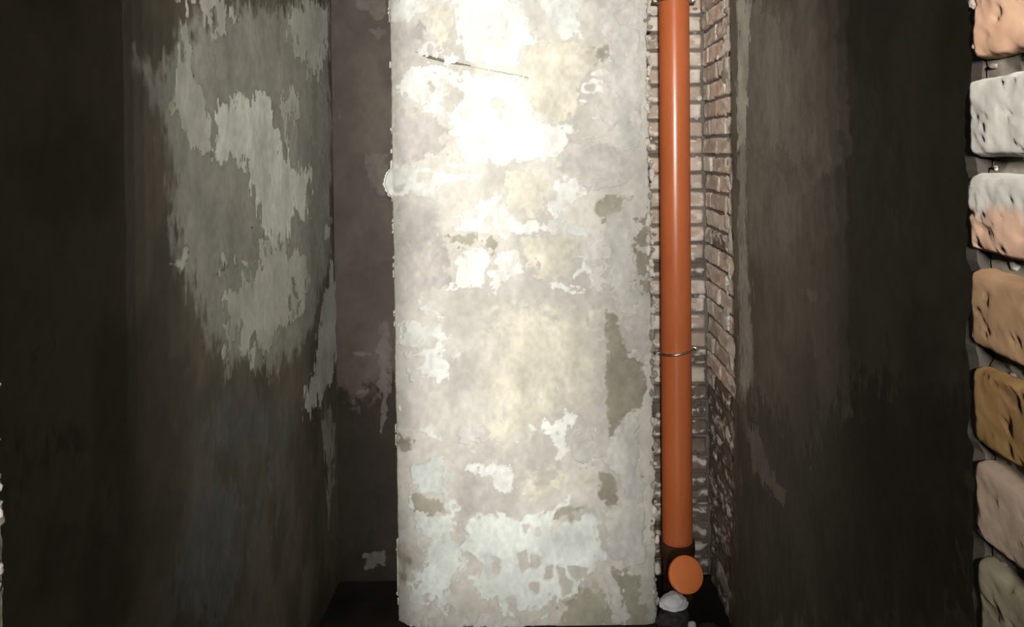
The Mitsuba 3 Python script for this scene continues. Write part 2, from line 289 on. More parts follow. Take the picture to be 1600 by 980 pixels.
    ('pale',[(-0.5597,1.1959),(-0.4971,1.2025),(-0.4599,1.1819),(-0.3849,1.1883),(-0.3681,1.138),(-0.3612,1.1004),(-0.3692,1.063),(-0.3548,1.0253),(-0.3557,0.9628),(-0.3884,0.9508),(-0.4257,0.9639),(-0.463,0.9769),(-0.5129,0.9827),(-0.4873,1.0273),(-0.5117,1.0652),(-0.5238,1.0904),(-0.5561,1.1033),(-0.5727,1.1661)],[[(-0.4483,1.1217),(-0.4033,1.126),(-0.4238,1.0889),(-0.4613,1.0894)],[(-0.4994,1.0525),(-0.4419,1.0516),(-0.4625,1.0144),(-0.5074,1.0151)]],{}),
    ('pale',[(-0.3489,1.0852),(-0.2863,1.0893),(-0.3067,1.0671),(-0.3446,1.0352)],[],{'amp':0.008}),
    ('pale',[(-0.5734,0.9536),(-0.5659,0.9535),(-0.5549,0.8533),(-0.5478,0.8282),(-0.5626,0.8384)],[],{'amp':0.003}),
    ('pale',[(-0.5786,0.7737),(-0.516,0.7777),(-0.4659,0.782),(-0.428,0.8139),(-0.4161,0.7712),(-0.3914,0.7509),(-0.3917,0.7309),(-0.4291,0.7364),(-0.4787,0.7622),(-0.5413,0.7581),(-0.5737,0.7636)],[],{'amp':0.006}),
    ('light',[(-0.3261,0.7699),(-0.2157,0.7982),(-0.1968,0.723),(-0.2549,0.6863),(-0.3218,0.7248)],[],{'soft':0.02}),
    ('cool',[(-0.5181,0.6403),(-0.4552,0.6668),(-0.3925,0.6759),(-0.3632,0.6304),(-0.3612,0.6004),(-0.3573,0.5254),(-0.3455,0.4752),(-0.3336,0.4375),(-0.342,0.3751),(-0.3178,0.3248),(-0.3189,0.2498),(-0.337,0.2126),(-0.37,0.1756),(-0.3837,0.1008),(-0.3769,0.0507),(-0.4017,0.0635),(-0.426,0.1139),(-0.464,0.077),(-0.5015,0.0775),(-0.5361,0.103),(-0.5202,0.1653),(-0.4868,0.2273),(-0.461,0.2769),(-0.4728,0.3271),(-0.497,0.3775),(-0.5084,0.4526),(-0.5198,0.5278)],[[(-0.495,0.5149),(-0.3949,0.5209),(-0.3784,0.4507),(-0.4412,0.4316),(-0.4908,0.4574)],[(-0.3972,0.3635),(-0.3822,0.3632),(-0.3878,0.3258)],[(-0.4823,0.3572),(-0.4423,0.3566),(-0.4631,0.3069)]],{'amp':0.016}),
    ('white',[(-0.3282,0.6299),(-0.2805,0.6442),(-0.2183,0.6233),(-0.1804,0.6527),(-0.1183,0.6268),(-0.1064,0.5841),(-0.1149,0.5167),(-0.1698,0.5275),(-0.2068,0.5606),(-0.2564,0.5863),(-0.2811,0.6042)],[],{}),
    ('cool',[(-0.3347,0.3625),(-0.2837,0.4293),(-0.1958,0.4604),(-0.1213,0.4268),(-0.0587,0.4334),(0.0291,0.4521),(0.1124,0.5083),(0.1044,0.4734),(0.0488,0.4293),(0.0331,0.3845),(0.1035,0.4134),(0.1916,0.4546),(0.2228,0.3667),(0.2334,0.2415),(0.2004,0.2045),(0.1375,0.1804),(0.1366,0.118),(0.0739,0.1064),(0.0366,0.1195),(-0.002,0.045),(-0.1018,0.059),(-0.1274,0.0169),(-0.152,0.0473),(-0.2011,0.103),(-0.2385,0.1111),(-0.2629,0.1489),(-0.3051,0.1746),(-0.3189,0.2498)],[[(-0.3083,0.2946),(-0.2611,0.2689),(-0.2621,0.2039),(-0.3072,0.1996)],[(-0.2149,0.1857),(-0.1886,0.2728),(-0.1763,0.2576),(-0.1946,0.2029)],[(-0.1108,0.2892),(-0.0658,0.291),(-0.0617,0.2334),(-0.087,0.2138)],[(-0.0535,0.2758),(-0.0111,0.2702),(-0.0242,0.2329),(-0.0491,0.2407)],[(0.0006,0.22),(0.0383,0.2319),(0.0301,0.182),(0.0001,0.1825)],[(-0.0477,0.1657),(-0.0252,0.1654),(-0.0257,0.1304),(-0.0456,0.1357)],[(0.0508,0.2317),(0.0756,0.2189),(0.0875,0.1812),(0.1173,0.1682),(0.1117,0.1233),(0.0742,0.1239)],[(0.0958,0.2311),(0.1583,0.2301),(0.1552,0.1927),(0.1126,0.1858)],[(-0.0767,0.3962),(-0.0568,0.3909),(-0.0647,0.3635),(-0.0747,0.3661)],[(-0.0345,0.378),(-0.0195,0.3753),(-0.025,0.3454),(-0.0349,0.3505)],[(0.0076,0.3499),(0.0229,0.3722),(0.0252,0.3596),(0.0124,0.3398)],[(-0.2886,0.1043),(-0.256,0.1113),(-0.2564,0.0863),(-0.2814,0.0867)],[(-0.1385,0.1096),(-0.1137,0.0967),(-0.1193,0.0593),(-0.1367,0.0671)],[(-0.2613,0.2614),(-0.2443,0.2237),(-0.2549,0.1863),(-0.2645,0.2115)]],{'amp':0.012}),
    ('light',[(0.2131,0.2168),(0.2627,0.1911),(0.2942,0.1281),(0.2981,0.053),(0.3352,0.0275),(0.3099,0.0029),(0.261,0.0786),(0.2371,0.1539)],[],{'amp':0.006}),
    ('light',[(0.3132,1.0603),(0.3632,1.0596),(0.3835,1.0767),(0.4005,1.044),(0.3826,1.0193),(0.363,1.0446)],[],{'amp':0.006}),
    ('light',[(0.3347,0.8275),(0.3798,0.8318),(0.3827,0.6893),(0.3954,0.5391),(0.4032,0.389),(0.3959,0.2391),(0.338,0.2149),(0.2513,0.2662),(0.2414,0.4414),(0.3043,0.4654),(0.3006,0.553),(0.2689,0.6035),(0.2444,0.6413),(0.2581,0.7161),(0.309,0.7779)],[],{'amp':0.008}),
    ('pale',[(0.0094,0.8074),(0.0721,0.8189),(0.1223,0.8307),(0.1344,0.8055),(0.084,0.7812),(0.1088,0.7634),(0.0956,0.7186),(0.0872,0.6562),(0.0693,0.6315),(0.0445,0.6443),(0.0577,0.6941),(0.0335,0.7445),(0.0091,0.7824)],[],{'amp':0.012}),
    ('white',[(-0.0656,0.8035),(-0.0407,0.7956),(-0.0163,0.7577),(-0.0537,0.7633)],[],{'amp':0.004}),
    ('white',[(-0.1092,0.7291),(-0.0868,0.7263),(-0.0845,0.7113),(-0.107,0.7116)],[],{'amp':0.003}),
    ('white',[(0.0514,0.9367),(0.0688,0.9315),(0.071,0.9114),(0.0561,0.9167)],[],{'amp':0.003}),
    ('pale',[(0.0047,1.1574),(0.0296,1.1496),(0.0144,1.1398)],[],{'amp':0.003}),
    ('light',[(0.1089,0.7684),(0.1965,0.7796),(0.2081,0.7169),(0.2452,0.6913),(0.2444,0.6413),(0.157,0.6426),(0.0827,0.6938)],[],{'soft':0.02,'amp':0.018}),
    ('light',[(-0.3767,0.0632),(-0.2896,0.0368),(-0.1273,0.0269),(-0.0526,0.0083),(-0.0529,-0.0167),(-0.5278,-0.0096),(-0.5021,0.04)],[],{'amp':0.02}),
    ('dark',[(-0.4739,2.2521),(-0.4341,2.2403),(-0.3444,2.2152),(-0.2573,2.1939),(-0.2574,2.1876),(-0.3447,2.2014),(-0.4343,2.2265)],[],{'amp':0.0015,'thin':1}),
    ('olive',[(-0.2573,2.1914),(-0.1451,2.1697),(-0.0255,2.1429),(-0.0256,2.1354),(-0.1452,2.1634),(-0.2574,2.1864)],[],{'amp':0.0012,'thin':1}),
]
LEFT_SMEARS = [
    ('lmid',[(1.6551,2.0859),(1.8485,2.1356),(1.9097,2.1925),(1.9825,2.2548),(2.6836,2.4129),(3.31,2.5424),(3.3295,1.9693),(3.2751,1.367),(3.095,1.2393),(2.8374,1.1017),(2.4999,1.1083),(2.0651,1.2904),(1.9215,1.49),(1.8323,1.614),(1.8267,1.8431),(1.7746,1.9322),(1.692,1.9993)],[],{'soft':0.07}),
    ('llight',[(1.8779,2.2464),(2.2565,2.3246),(2.2888,2.2874),(2.3018,2.2419),(2.2291,2.2205),(2.1815,2.1637),(2.1378,2.1611),(2.0764,2.1871),(2.0191,2.2285)],[[(2.2169,2.2647),(2.2494,2.2632),(2.2387,2.2277),(2.202,2.2326)],[(2.0778,2.2254),(2.1235,2.237),(2.1308,2.2028),(2.0972,2.1991)]],{}),
    ('llight',[(1.9092,2.1765),(1.9499,2.1427),(1.995,2.0744),(2.0431,2.0285),(2.0775,1.9881),(2.0795,1.9276),(2.0933,1.8548),(2.0259,1.8667),(1.9702,1.8829),(1.9354,1.9147),(1.8422,1.932),(1.8442,1.9966),(1.8877,2.0313),(1.8728,2.0846)],[],{}),
    ('lpale',[(2.1105,1.9902),(2.1984,2.014),(2.3978,2.0581),(2.4921,2.0348),(2.5882,2.0201),(2.599,1.9774),(2.6938,1.892),(2.7606,1.8238),(2.9924,1.7959),(3.0062,1.733),(2.9052,1.6888),(2.9843,1.6345),(2.8626,1.6197),(2.7509,1.6176),(2.7483,1.5606),(2.581,1.5679),(2.4618,1.5875),(2.4371,1.6755),(2.3857,1.7589),(2.2859,1.8297),(2.2152,1.8491),(2.1266,1.8494),(2.1,1.9283)],[],{}),
    ('llight',[(2.6787,2.3047),(2.788,2.4112),(3.259,2.5264),(3.2661,2.2938),(3.1458,2.1991),(3.1902,2.1507),(3.036,2.1492),(2.9304,2.2002),(2.8163,2.2338),(2.8037,2.2788)],[[(3.1147,2.476),(3.2578,2.5044),(3.2356,2.4569),(3.1311,2.4428)]],{}),
    ('llight',[(2.6482,2.0679),(2.7373,2.0864),(2.868,2.0495),(2.8427,2.0004),(2.732,1.9721),(2.7633,1.8813),(2.7129,1.8583),(2.6636,1.9693)],[],{}),
    ('llight',[(2.1564,1.4809),(2.2244,1.4783),(2.4022,1.498),(2.4042,1.5477),(2.5201,1.5811),(2.8945,1.4724),(2.9552,1.3904),(2.9088,1.2765),(2.734,1.2545),(2.5675,1.2592),(2.5043,1.2114),(2.365,1.2473),(2.1722,1.3062),(2.1518,1.3562)],[[(2.7483,1.4094),(2.7841,1.3989),(2.8192,1.3555),(2.7969,1.3572)],[(2.826,1.3402),(2.8488,1.336),(2.8393,1.2999),(2.817,1.309)],[(2.702,1.3224),(2.73,1.3214),(2.7217,1.2958),(2.7011,1.3023)]],{}),
    ('llight',[(2.0939,1.5233),(2.2034,1.537),(2.405,1.5677),(2.5082,1.5824),(2.4594,1.5304),(2.249,1.5022),(2.1142,1.5059)],[],{'soft':0.02}),
    ('llight',[(3.2466,1.3983),(3.3168,1.3746),(3.3664,1.1289),(3.3358,0.9688),(3.2481,0.8838),(3.0735,0.8338),(2.8274,0.897),(2.9103,0.9852),(3.0401,1.0476),(3.0923,1.1883),(3.173,1.303)],[],{'amp':0.02}),
    ('llight',[(1.8412,1.5944),(1.8906,1.5983),(1.9256,1.6176),(1.943,1.6073),(1.9245,1.5824),(1.857,1.5828)],[],{'amp':0.008}),
    ('llight',[(3.1873,1.5661),(3.2753,1.5526),(3.2424,1.5016),(3.1646,1.4996)],[],{'amp':0.006}),
    ('llight',[(3.1474,1.8793),(3.2043,1.8797),(3.2223,1.8529),(3.146,1.853)],[],{'amp':0.004}),
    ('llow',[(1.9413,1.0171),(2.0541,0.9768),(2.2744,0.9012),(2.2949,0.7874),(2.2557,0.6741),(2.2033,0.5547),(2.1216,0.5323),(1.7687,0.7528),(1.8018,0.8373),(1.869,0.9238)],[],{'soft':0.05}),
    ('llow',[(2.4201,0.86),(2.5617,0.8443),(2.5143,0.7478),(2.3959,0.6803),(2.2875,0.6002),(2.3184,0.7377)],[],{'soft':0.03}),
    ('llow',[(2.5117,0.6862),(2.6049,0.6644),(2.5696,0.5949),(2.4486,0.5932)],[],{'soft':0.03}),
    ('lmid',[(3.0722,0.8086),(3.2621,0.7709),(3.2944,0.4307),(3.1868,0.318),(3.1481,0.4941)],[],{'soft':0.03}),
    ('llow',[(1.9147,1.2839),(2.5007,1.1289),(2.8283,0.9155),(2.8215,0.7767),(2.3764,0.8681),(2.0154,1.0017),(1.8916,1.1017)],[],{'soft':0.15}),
    ('lfaint',[(1.3013,1.3378),(1.4247,1.3478),(1.5058,1.3375),(1.4938,1.2857),(1.3676,1.2827),(1.2842,1.2804)],[],{'soft':0.05}),
    ('lfaint',[(1.3834,1.1896),(1.569,1.1784),(1.7789,1.0874),(1.6915,1.0407),(1.4579,1.0929),(1.2966,1.1236)],[],{'soft':0.06}),
    ('lfaint',[(1.2892,1.5091),(1.3554,1.5138),(1.4193,1.5212),(1.3548,1.4857)],[],{'soft':0.03}),
]
RIGHT_SMEARS = [
    ('rlow',[(2.5954,2.3709),(2.0308,2.2542),(1.6714,2.0852),(1.4208,1.9411),(1.4035,1.7292),(1.5064,1.6462),(2.0621,1.5424),(2.6081,1.4216)],[],{'soft':0.12}),
    ('rmid',[(2.6444,2.381),(2.4094,2.3324),(2.2808,2.2621),(2.1126,2.1514),(1.9665,2.0803),(2.0173,2.0026),(1.9717,1.9577),(1.9066,1.906),(1.8671,1.8345),(1.955,1.8101),(2.1013,1.817),(2.2405,1.8345),(2.3662,1.8444),(2.584,1.856),(2.6571,2.0116)],[],{'soft':0.03}),
    ('rlight',[(2.6749,2.1466),(2.5458,2.1209),(2.5483,1.792),(2.5514,1.4518),(2.4894,1.2121),(2.4961,1.0857),(2.6338,0.9566),(2.7314,1.0151)],[],{'soft':0.06}),
    ('rlow',[(1.904,1.9694),(1.8209,1.9787),(1.8117,1.91),(1.7126,1.8916),(1.5757,1.9395),(1.64,1.8618),(1.6984,1.8062),(1.828,1.7964),(1.8881,1.8345)],[],{'soft':0.03}),
    ('rlow',[(2.4717,1.8242),(2.002,1.7978),(1.6819,1.7925),(1.7041,1.6499),(2.0628,1.5251),(2.548,1.516)],[],{'soft':0.08}),
    ('rlow',[(1.7556,1.6955),(1.5028,1.7594),(1.4153,1.7284),(1.4346,1.6492),(1.4804,1.6309),(1.5192,1.6699),(1.6707,1.6396)],[],{'soft':0.05}),
    ('rlow',[(2.0651,1.4731),(1.9449,1.5104),(1.84,1.4895),(1.9703,1.4437),(2.0565,1.4403)],[],{'soft':0.02}),
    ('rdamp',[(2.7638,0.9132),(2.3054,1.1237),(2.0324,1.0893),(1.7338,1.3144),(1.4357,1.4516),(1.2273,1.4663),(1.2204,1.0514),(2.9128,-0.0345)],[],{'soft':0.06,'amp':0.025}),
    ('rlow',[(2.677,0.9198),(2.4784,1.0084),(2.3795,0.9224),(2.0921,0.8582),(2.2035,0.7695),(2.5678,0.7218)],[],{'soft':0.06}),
    ('rlow',[(1.9832,1.3552),(1.9375,1.3663),(1.9214,1.3301),(1.953,1.3137)],[],{'soft':0.02}),
    ('rtop',[(2.6779,2.3924),(2.4585,2.3467),(2.517,2.0862),(2.5616,1.8345),(2.7103,1.8345)],[],{'soft':0.03,'amp':0.012}),
]
BACK_SMEARS = [
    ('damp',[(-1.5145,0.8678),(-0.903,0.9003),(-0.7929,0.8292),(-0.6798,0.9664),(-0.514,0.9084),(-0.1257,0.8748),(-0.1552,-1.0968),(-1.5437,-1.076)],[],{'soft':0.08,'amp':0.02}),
    ('rbit',[(-0.7811,2.5455),(-0.6422,2.5435),(-0.6462,2.4657),(-0.6858,2.4163),(-0.7267,2.467),(-0.7791,2.49)],[],{}),
    ('rbit',[(-0.7416,2.3977),(-0.6581,2.4104),(-0.6535,2.3492),(-0.687,2.3386)],[],{}),
    ('rbit',[(-0.7609,1.8564),(-0.6496,1.8659),(-0.6472,1.6603),(-0.6975,1.6388),(-0.7562,1.7952)],[],{'soft':0.02}),
    ('rbit',[(-0.8237,0.9991),(-0.7293,0.9949),(-0.7296,0.9783),(-0.8213,0.9769)],[],{'amp':0.003}),
    ('rbit',[(-0.7929,0.8292),(-0.7429,0.834),(-0.7515,0.8119),(-0.8043,0.8127)],[],{'amp':0.005}),
    ('rbit',[(-0.7896,0.1237),(-0.6924,0.1278),(-0.685,0.0638),(-0.788,0.0459)],[],{'amp':0.006}),
    ('rbit',[(-0.7163,1.1253),(-0.6551,1.1327),(-0.6465,0.9659),(-0.6613,0.7161),(-0.707,0.6335),(-0.6934,0.8),(-0.7131,0.9669)],[],{'soft':0.02}),
    ('rbit',[(-0.8635,2.0524),(-0.8522,2.0661),(-0.8502,2.0105),(-0.8615,1.9968)],[],{'amp':0.002}),
]

CEIL, BACK_Y, CENTER_Y, LEFT_X, RIGHT_X, FRONT_Y0, FRONT_Y1 = 2.80, 3.333, 3.0, -0.886, 0.70, 0.488, 0.608
C0, C1 = -0.5775, 0.4375            # the chimney breast between its two recesses
JL, JR = -0.4262, 0.3405             # jambs of the rough opening
COAT_END = 2.763                    # where the right wall's plaster stops and bare brick begins

# tone: r, g, b, 1 = proud smear, 0 = flush stain of another mix
TONES = {
    'white': (0.64, 0.645, 0.61, 1), 'pale': (0.58, 0.59, 0.555, 1), 'light': (0.47, 0.46, 0.43, 1), 'cool': (0.57, 0.605, 0.57, 1), 'beige': (0.505, 0.482, 0.405, 0), 'grey': (0.42, 0.395, 0.37, 0),
    'olive': (0.30, 0.29, 0.23, 0), 'brown': (0.25, 0.225, 0.18, 0), 'dark': (0.12, 0.11, 0.09, 0),
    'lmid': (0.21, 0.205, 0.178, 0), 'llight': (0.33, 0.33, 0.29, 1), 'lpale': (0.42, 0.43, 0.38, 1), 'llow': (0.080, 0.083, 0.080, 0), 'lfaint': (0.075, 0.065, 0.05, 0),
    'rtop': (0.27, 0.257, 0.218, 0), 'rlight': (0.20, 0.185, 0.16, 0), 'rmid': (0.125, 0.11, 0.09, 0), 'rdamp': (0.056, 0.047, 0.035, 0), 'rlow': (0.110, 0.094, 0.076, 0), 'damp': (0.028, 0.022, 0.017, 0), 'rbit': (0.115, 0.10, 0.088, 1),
}


def smears(face, items, owner, streak=1.0, amp=0.013):
    for k, (tone, poly, holes, o) in enumerate(items):
        o = dict(o)
        o.setdefault('amp', amp)
        if o.get('thin'): o.setdefault('soft', 0.0015)
        smear(face, poly, holes, TONES[tone], f'{owner}__plaster_smear' if tone not in ('dark',) else f'{owner}__crack', k, streak=streak, **o)


# ---------------------------------------------------------------- the setting
def plain(name, mesh, c0, c1, label, seed=0, parent=None):
    mesh = mesh.subdivide_to_size(0.12) if hasattr(mesh, 'subdivide_to_size') else mesh
    k = put(name, mesh, 'mineral', color=tinted(mesh, c0, c1, 6, seed))
    return tag(k, label, kind='structure')


plain('floor', box_mesh(-1.3, 1.3, -1.6, 3.6, -0.1, 0.0), (0.018, 0.015, 0.012), (0.035, 0.030, 0.024), 'dark dusty concrete floor at the foot of the walls')
plain('ceiling', box_mesh(-1.3, 1.3, -1.6, 3.6, CEIL, CEIL + 0.1), (0.12, 0.11, 0.10), (0.18, 0.17, 0.15), 'bare grey ceiling above the shaft')
plain('wall_rear', box_mesh(-1.3, 1.3, -1.7, -1.6, 0, CEIL), (0.30, 0.28, 0.25), (0.40, 0.37, 0.33), 'bare wall of the room in front of the opening')
plain('wall_outer_left', box_mesh(-1.3, -1.2, -1.6, FRONT_Y0, 0, CEIL), (0.30, 0.28, 0.25), (0.40, 0.37, 0.33), 'bare left wall of the room in front of the opening')
plain('wall_outer_right', box_mesh(1.2, 1.3, -1.6, FRONT_Y0, 0, CEIL), (0.30, 0.28, 0.25), (0.40, 0.37, 0.33), 'bare right wall of the room in front of the opening')

# left wall: dark smooth cement render with paler dried smears towards the back corner
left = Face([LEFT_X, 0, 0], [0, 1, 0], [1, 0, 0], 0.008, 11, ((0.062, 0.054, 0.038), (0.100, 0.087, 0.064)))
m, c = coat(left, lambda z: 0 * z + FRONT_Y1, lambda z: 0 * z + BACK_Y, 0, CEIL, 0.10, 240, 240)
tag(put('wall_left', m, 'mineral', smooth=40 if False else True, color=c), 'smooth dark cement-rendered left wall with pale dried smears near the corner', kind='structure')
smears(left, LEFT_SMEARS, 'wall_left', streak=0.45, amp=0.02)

# right wall: the same dark render, 25 mm thick, its far end broken off in front of bare brick
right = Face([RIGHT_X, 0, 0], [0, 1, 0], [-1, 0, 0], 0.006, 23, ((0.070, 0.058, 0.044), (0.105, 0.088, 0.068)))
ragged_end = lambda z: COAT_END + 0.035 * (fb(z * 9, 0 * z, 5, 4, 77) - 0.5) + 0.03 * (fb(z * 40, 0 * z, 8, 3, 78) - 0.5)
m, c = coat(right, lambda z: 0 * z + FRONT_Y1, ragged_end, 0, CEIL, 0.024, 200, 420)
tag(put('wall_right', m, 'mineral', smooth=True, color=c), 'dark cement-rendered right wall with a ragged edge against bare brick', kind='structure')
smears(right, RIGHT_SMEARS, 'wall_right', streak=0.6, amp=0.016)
bk = box_mesh(RIGHT_X + 0.031, RIGHT_X + 0.15, FRONT_Y1, BACK_Y + 0.1, 0, CEIL)
bk = bk.subdivide_to_size(0.08)
put('wall_right__mortar_bed', bk, 'mineral', color=tinted(bk, (0.13, 0.115, 0.095), (0.20, 0.18, 0.155), 14, 3))
labels['wall_right__mortar_bed'] = {'label': 'grey mortar behind the bare bricks'}

# back wall: dark raw render on the left, bare brick in the pipe recess
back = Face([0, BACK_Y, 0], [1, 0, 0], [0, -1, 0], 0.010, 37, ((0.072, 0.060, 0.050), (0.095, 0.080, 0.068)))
back.clip = (lambda z: 0 * z + LEFT_X - 0.09, lambda z: 0 * z + C0 + 0.19)
m, c = coat(back, lambda z: 0 * z + LEFT_X - 0.1, lambda z: 0 * z + C0 + 0.2, 0, CEIL, 0.10, 60, 300)
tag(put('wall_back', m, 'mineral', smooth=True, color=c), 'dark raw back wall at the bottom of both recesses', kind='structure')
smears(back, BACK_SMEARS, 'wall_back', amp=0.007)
bk = box_mesh(C0 + 0.2, RIGHT_X + 0.15, BACK_Y + 0.012, BACK_Y + 0.1, 0, CEIL).subdivide_to_size(0.08)
put('wall_back__mortar_bed', bk, 'mineral', color=tinted(bk, (0.12, 0.10, 0.085), (0.19, 0.17, 0.145), 14, 4))
labels['wall_back__mortar_bed'] = {'label': 'grey mortar behind the bare bricks'}

# chimney breast: rendered pier between the recesses, left arris eased, right arris broken
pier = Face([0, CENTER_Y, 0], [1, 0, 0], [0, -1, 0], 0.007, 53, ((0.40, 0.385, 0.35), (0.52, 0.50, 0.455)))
pier.bow = lambda u, z: -0.048 * np.clip((C0 + 0.11 - u) / 0.11, 0, 1) ** 2 - 0.012 * np.clip((u - C1 + 0.05) / 0.05, 0, 1) ** 2
lo = lambda z: C0 + 0.008 * (fb(z * 5, 0 * z, 2, 3, 91) - 0.5) + 0.004 * (fb(z * 45, 0 * z, 6, 3, 92) - 0.5) - 0.028 * np.exp(-((z - 1.735) / 0.052) ** 4) * (0.7 + 0.6 * fb(z * 30, 0 * z, 4, 3, 95))
hi = lambda z: C1 + 0.010 * (fb(z * 7, 0 * z, 3, 3, 93) - 0.5) + 0.022 * (fb(z * 38, 0 * z, 7, 3, 94) - 0.5)
pier.clip = (lo, hi)
m, c = coat(pier, lo, hi, 0, CEIL, BACK_Y - CENTER_Y, 170, 520)
tag(put('wall_center', m, 'mineral', smooth=60 if False else True, color=c), 'brightly lit rendered chimney breast with white plaster smears', kind='structure')
smears(pier, CENTER_SMEARS, 'wall_center', streak=1.25)

# ---------------------------------------------------------------- bare bricks around the pipe: each brick an entry, alike ones share a mesh
rng = random.Random(7)
COURSE, BH = 0.0762, 0.065
BRICK_TONES = [((0.58, 0.50, 0.42), (0.42, 0.355, 0.29)), ((0.64, 0.52, 0.43), (0.48, 0.37, 0.30)), ((0.48, 0.40, 0.33), (0.32, 0.26, 0.21)), ((0.64, 0.59, 0.51), (0.46, 0.40, 0.33)),
               ((0.19, 0.16, 0.13), (0.12, 0.10, 0.08)), ((0.24, 0.20, 0.165), (0.14, 0.115, 0.09))]
VARIANTS = {}
for L in (0.25, 0.12):
    for k, (a, b) in enumerate(BRICK_TONES):
        bm = rough_block((L, 0.11, BH), (int(L / 0.011), 5, 8), 0.008, 20, 60 + k + int(L * 100), 0.007)
        v = np.asarray(bm.vertices)
        col = lerp(a, b, step(0.3, 0.7, meshkit.fbm(v * 22 + k, 4, k)))
        splash = step(0.56, 0.64, meshkit.fbm(v * np.array([26, 26, 40]) + 9 * k, 4, k + 40))
        col = col * (1 - splash[:, None]) + np.array([0.70, 0.65, 0.58]) * splash[:, None]
        VARIANTS[L, k] = mikit.ply(bm, 'brick_skin', smooth=True, color=col)


def lay(owner, place, L, z):
    key = numbered(f'{owner}__brick')
    damp = rng.random() < (0.97 if z < 0.74 else 0.5 if z < 0.92 else 0.04)          # the lowest courses are stained dark
    k = rng.choice([4, 5]) if damp else rng.choice([0, 1, 2, 3])
    scene[key] = {**VARIANTS[L, k], 'to_world': place @ T().rotate([0, 1, 0], rng.uniform(-1.2, 1.2)).rotate([0, 0, 1], rng.choice([0, 180]) + rng.uniform(-1.5, 1.5))}


for c_ in range(int(CEIL / COURSE)):
    z = 0.004 + BH / 2 + c_ * COURSE
    if z + BH / 2 > CEIL: break
    # on the back wall, from the breast to the corner
    xs = [(0.592, 0.25), (0.398, 0.12)] if c_ % 2 else [(0.657, 0.12), (0.463, 0.25)]
    for x, L in xs:
        lay('wall_back', T().translate([x + rng.uniform(-0.004, 0.004), BACK_Y + 0.055 + rng.uniform(-0.006, 0.004), z]), L, z)
    # on the right wall, from the corner forward until it goes behind the render
    y, first = BACK_Y - 0.004, c_ % 2
    for L in ((0.12, 0.25, 0.25) if first else (0.25, 0.25, 0.12)):
        lay('wall_right', T().translate([RIGHT_X + 0.02 + 0.055 + rng.uniform(-0.005, 0.006), y - L / 2, z]).rotate([0, 0, 1], 90), L, z)
        y -= L + 0.011

# mortar splashes and snots left along the broken render edges and joints
def splashes(name, spots, seed, label):
    parts, cols = [], []
    r = np.random.default_rng(seed)
    for p, s, tone in spots:
        b = trimesh.creation.icosphere(2)
        v = np.asarray(b.vertices)
        v = v * (1 + 0.9 * (meshkit.fbm(v * 1.7 + r.uniform(0, 90), 3, seed) - 0.5))[:, None] * np.asarray(s)
        parts.append(trimesh.Trimesh(v + p, b.faces, process=False))
        cols.append(np.tile(np.asarray(tone) * r.uniform(0.75, 1.15), (len(v), 1)) * (0.8 + 0.4 * meshkit.fbm(v * 150 + r.uniform(0, 50), 2, seed))[:, None])
    k = put(name, trimesh.util.concatenate(parts), 'mineral', smooth=True, color=np.vstack(cols))
    labels[k] = {'label': label, 'kind': 'stuff'}


R = np.random.default_rng(5)
pale_m, grey_m = (0.56, 0.52, 0.46), (0.30, 0.27, 0.235)
jamb_pale, jamb_grey = (0.28, 0.26, 0.235), (0.12, 0.105, 0.085)
sp = []
for _ in range(150):                     # along the broken right arris of the breast
    z = R.uniform(0.05, CEIL - 0.05); s = R.uniform(0.003, 0.012)
    sp.append(((C1 + R.uniform(-0.012, 0.010), CENTER_Y + R.uniform(0.0, 0.02), z), (s, s, s * R.uniform(0.8, 2.2)), pale_m if R.random() < 0.5 else grey_m))
splashes('wall_center__mortar_splash', sp, 1, 'mortar crumbs along the broken right edge')
sp = []
for _ in range(190):                     # along the ragged end of the right render and on the brick beside it
    z = R.uniform(0.05, CEIL - 0.05); s = R.uniform(0.005, 0.016)
    y = COAT_END + abs(R.normal(0, 0.10)) + 0.01
    sp.append(((RIGHT_X + 0.018 + R.uniform(0, 0.006), y, z), (s * 0.45, s * R.uniform(1.0, 3.2), s * R.uniform(0.8, 2.4)), (pale_m if R.random() < 0.55 else grey_m) if z > 0.75 else (0.16, 0.14, 0.12)))
splashes('wall_right__mortar_splash', sp, 2, 'pale mortar dabs on the bare brick beside the render edge')
sp = []
for _ in range(110):
    z = R.uniform(0.5, CEIL - 0.05); s = R.uniform(0.004, 0.010)
    x = R.choice([R.uniform(C1 + 0.03, C1 + 0.10), R.uniform(RIGHT_X - 0.075, RIGHT_X + 0.005)])
    sp.append(((x, BACK_Y + R.uniform(-0.004, 0.004), z), (s * R.uniform(0.8, 2.2), s * 0.6, s * R.uniform(0.7, 1.6)), (pale_m if R.random() < 0.6 else grey_m) if z > 0.8 else (0.16, 0.14, 0.12)))
splashes('wall_back__mortar_splash', sp, 3, 'pale mortar dabs on the bricks behind the pipe')

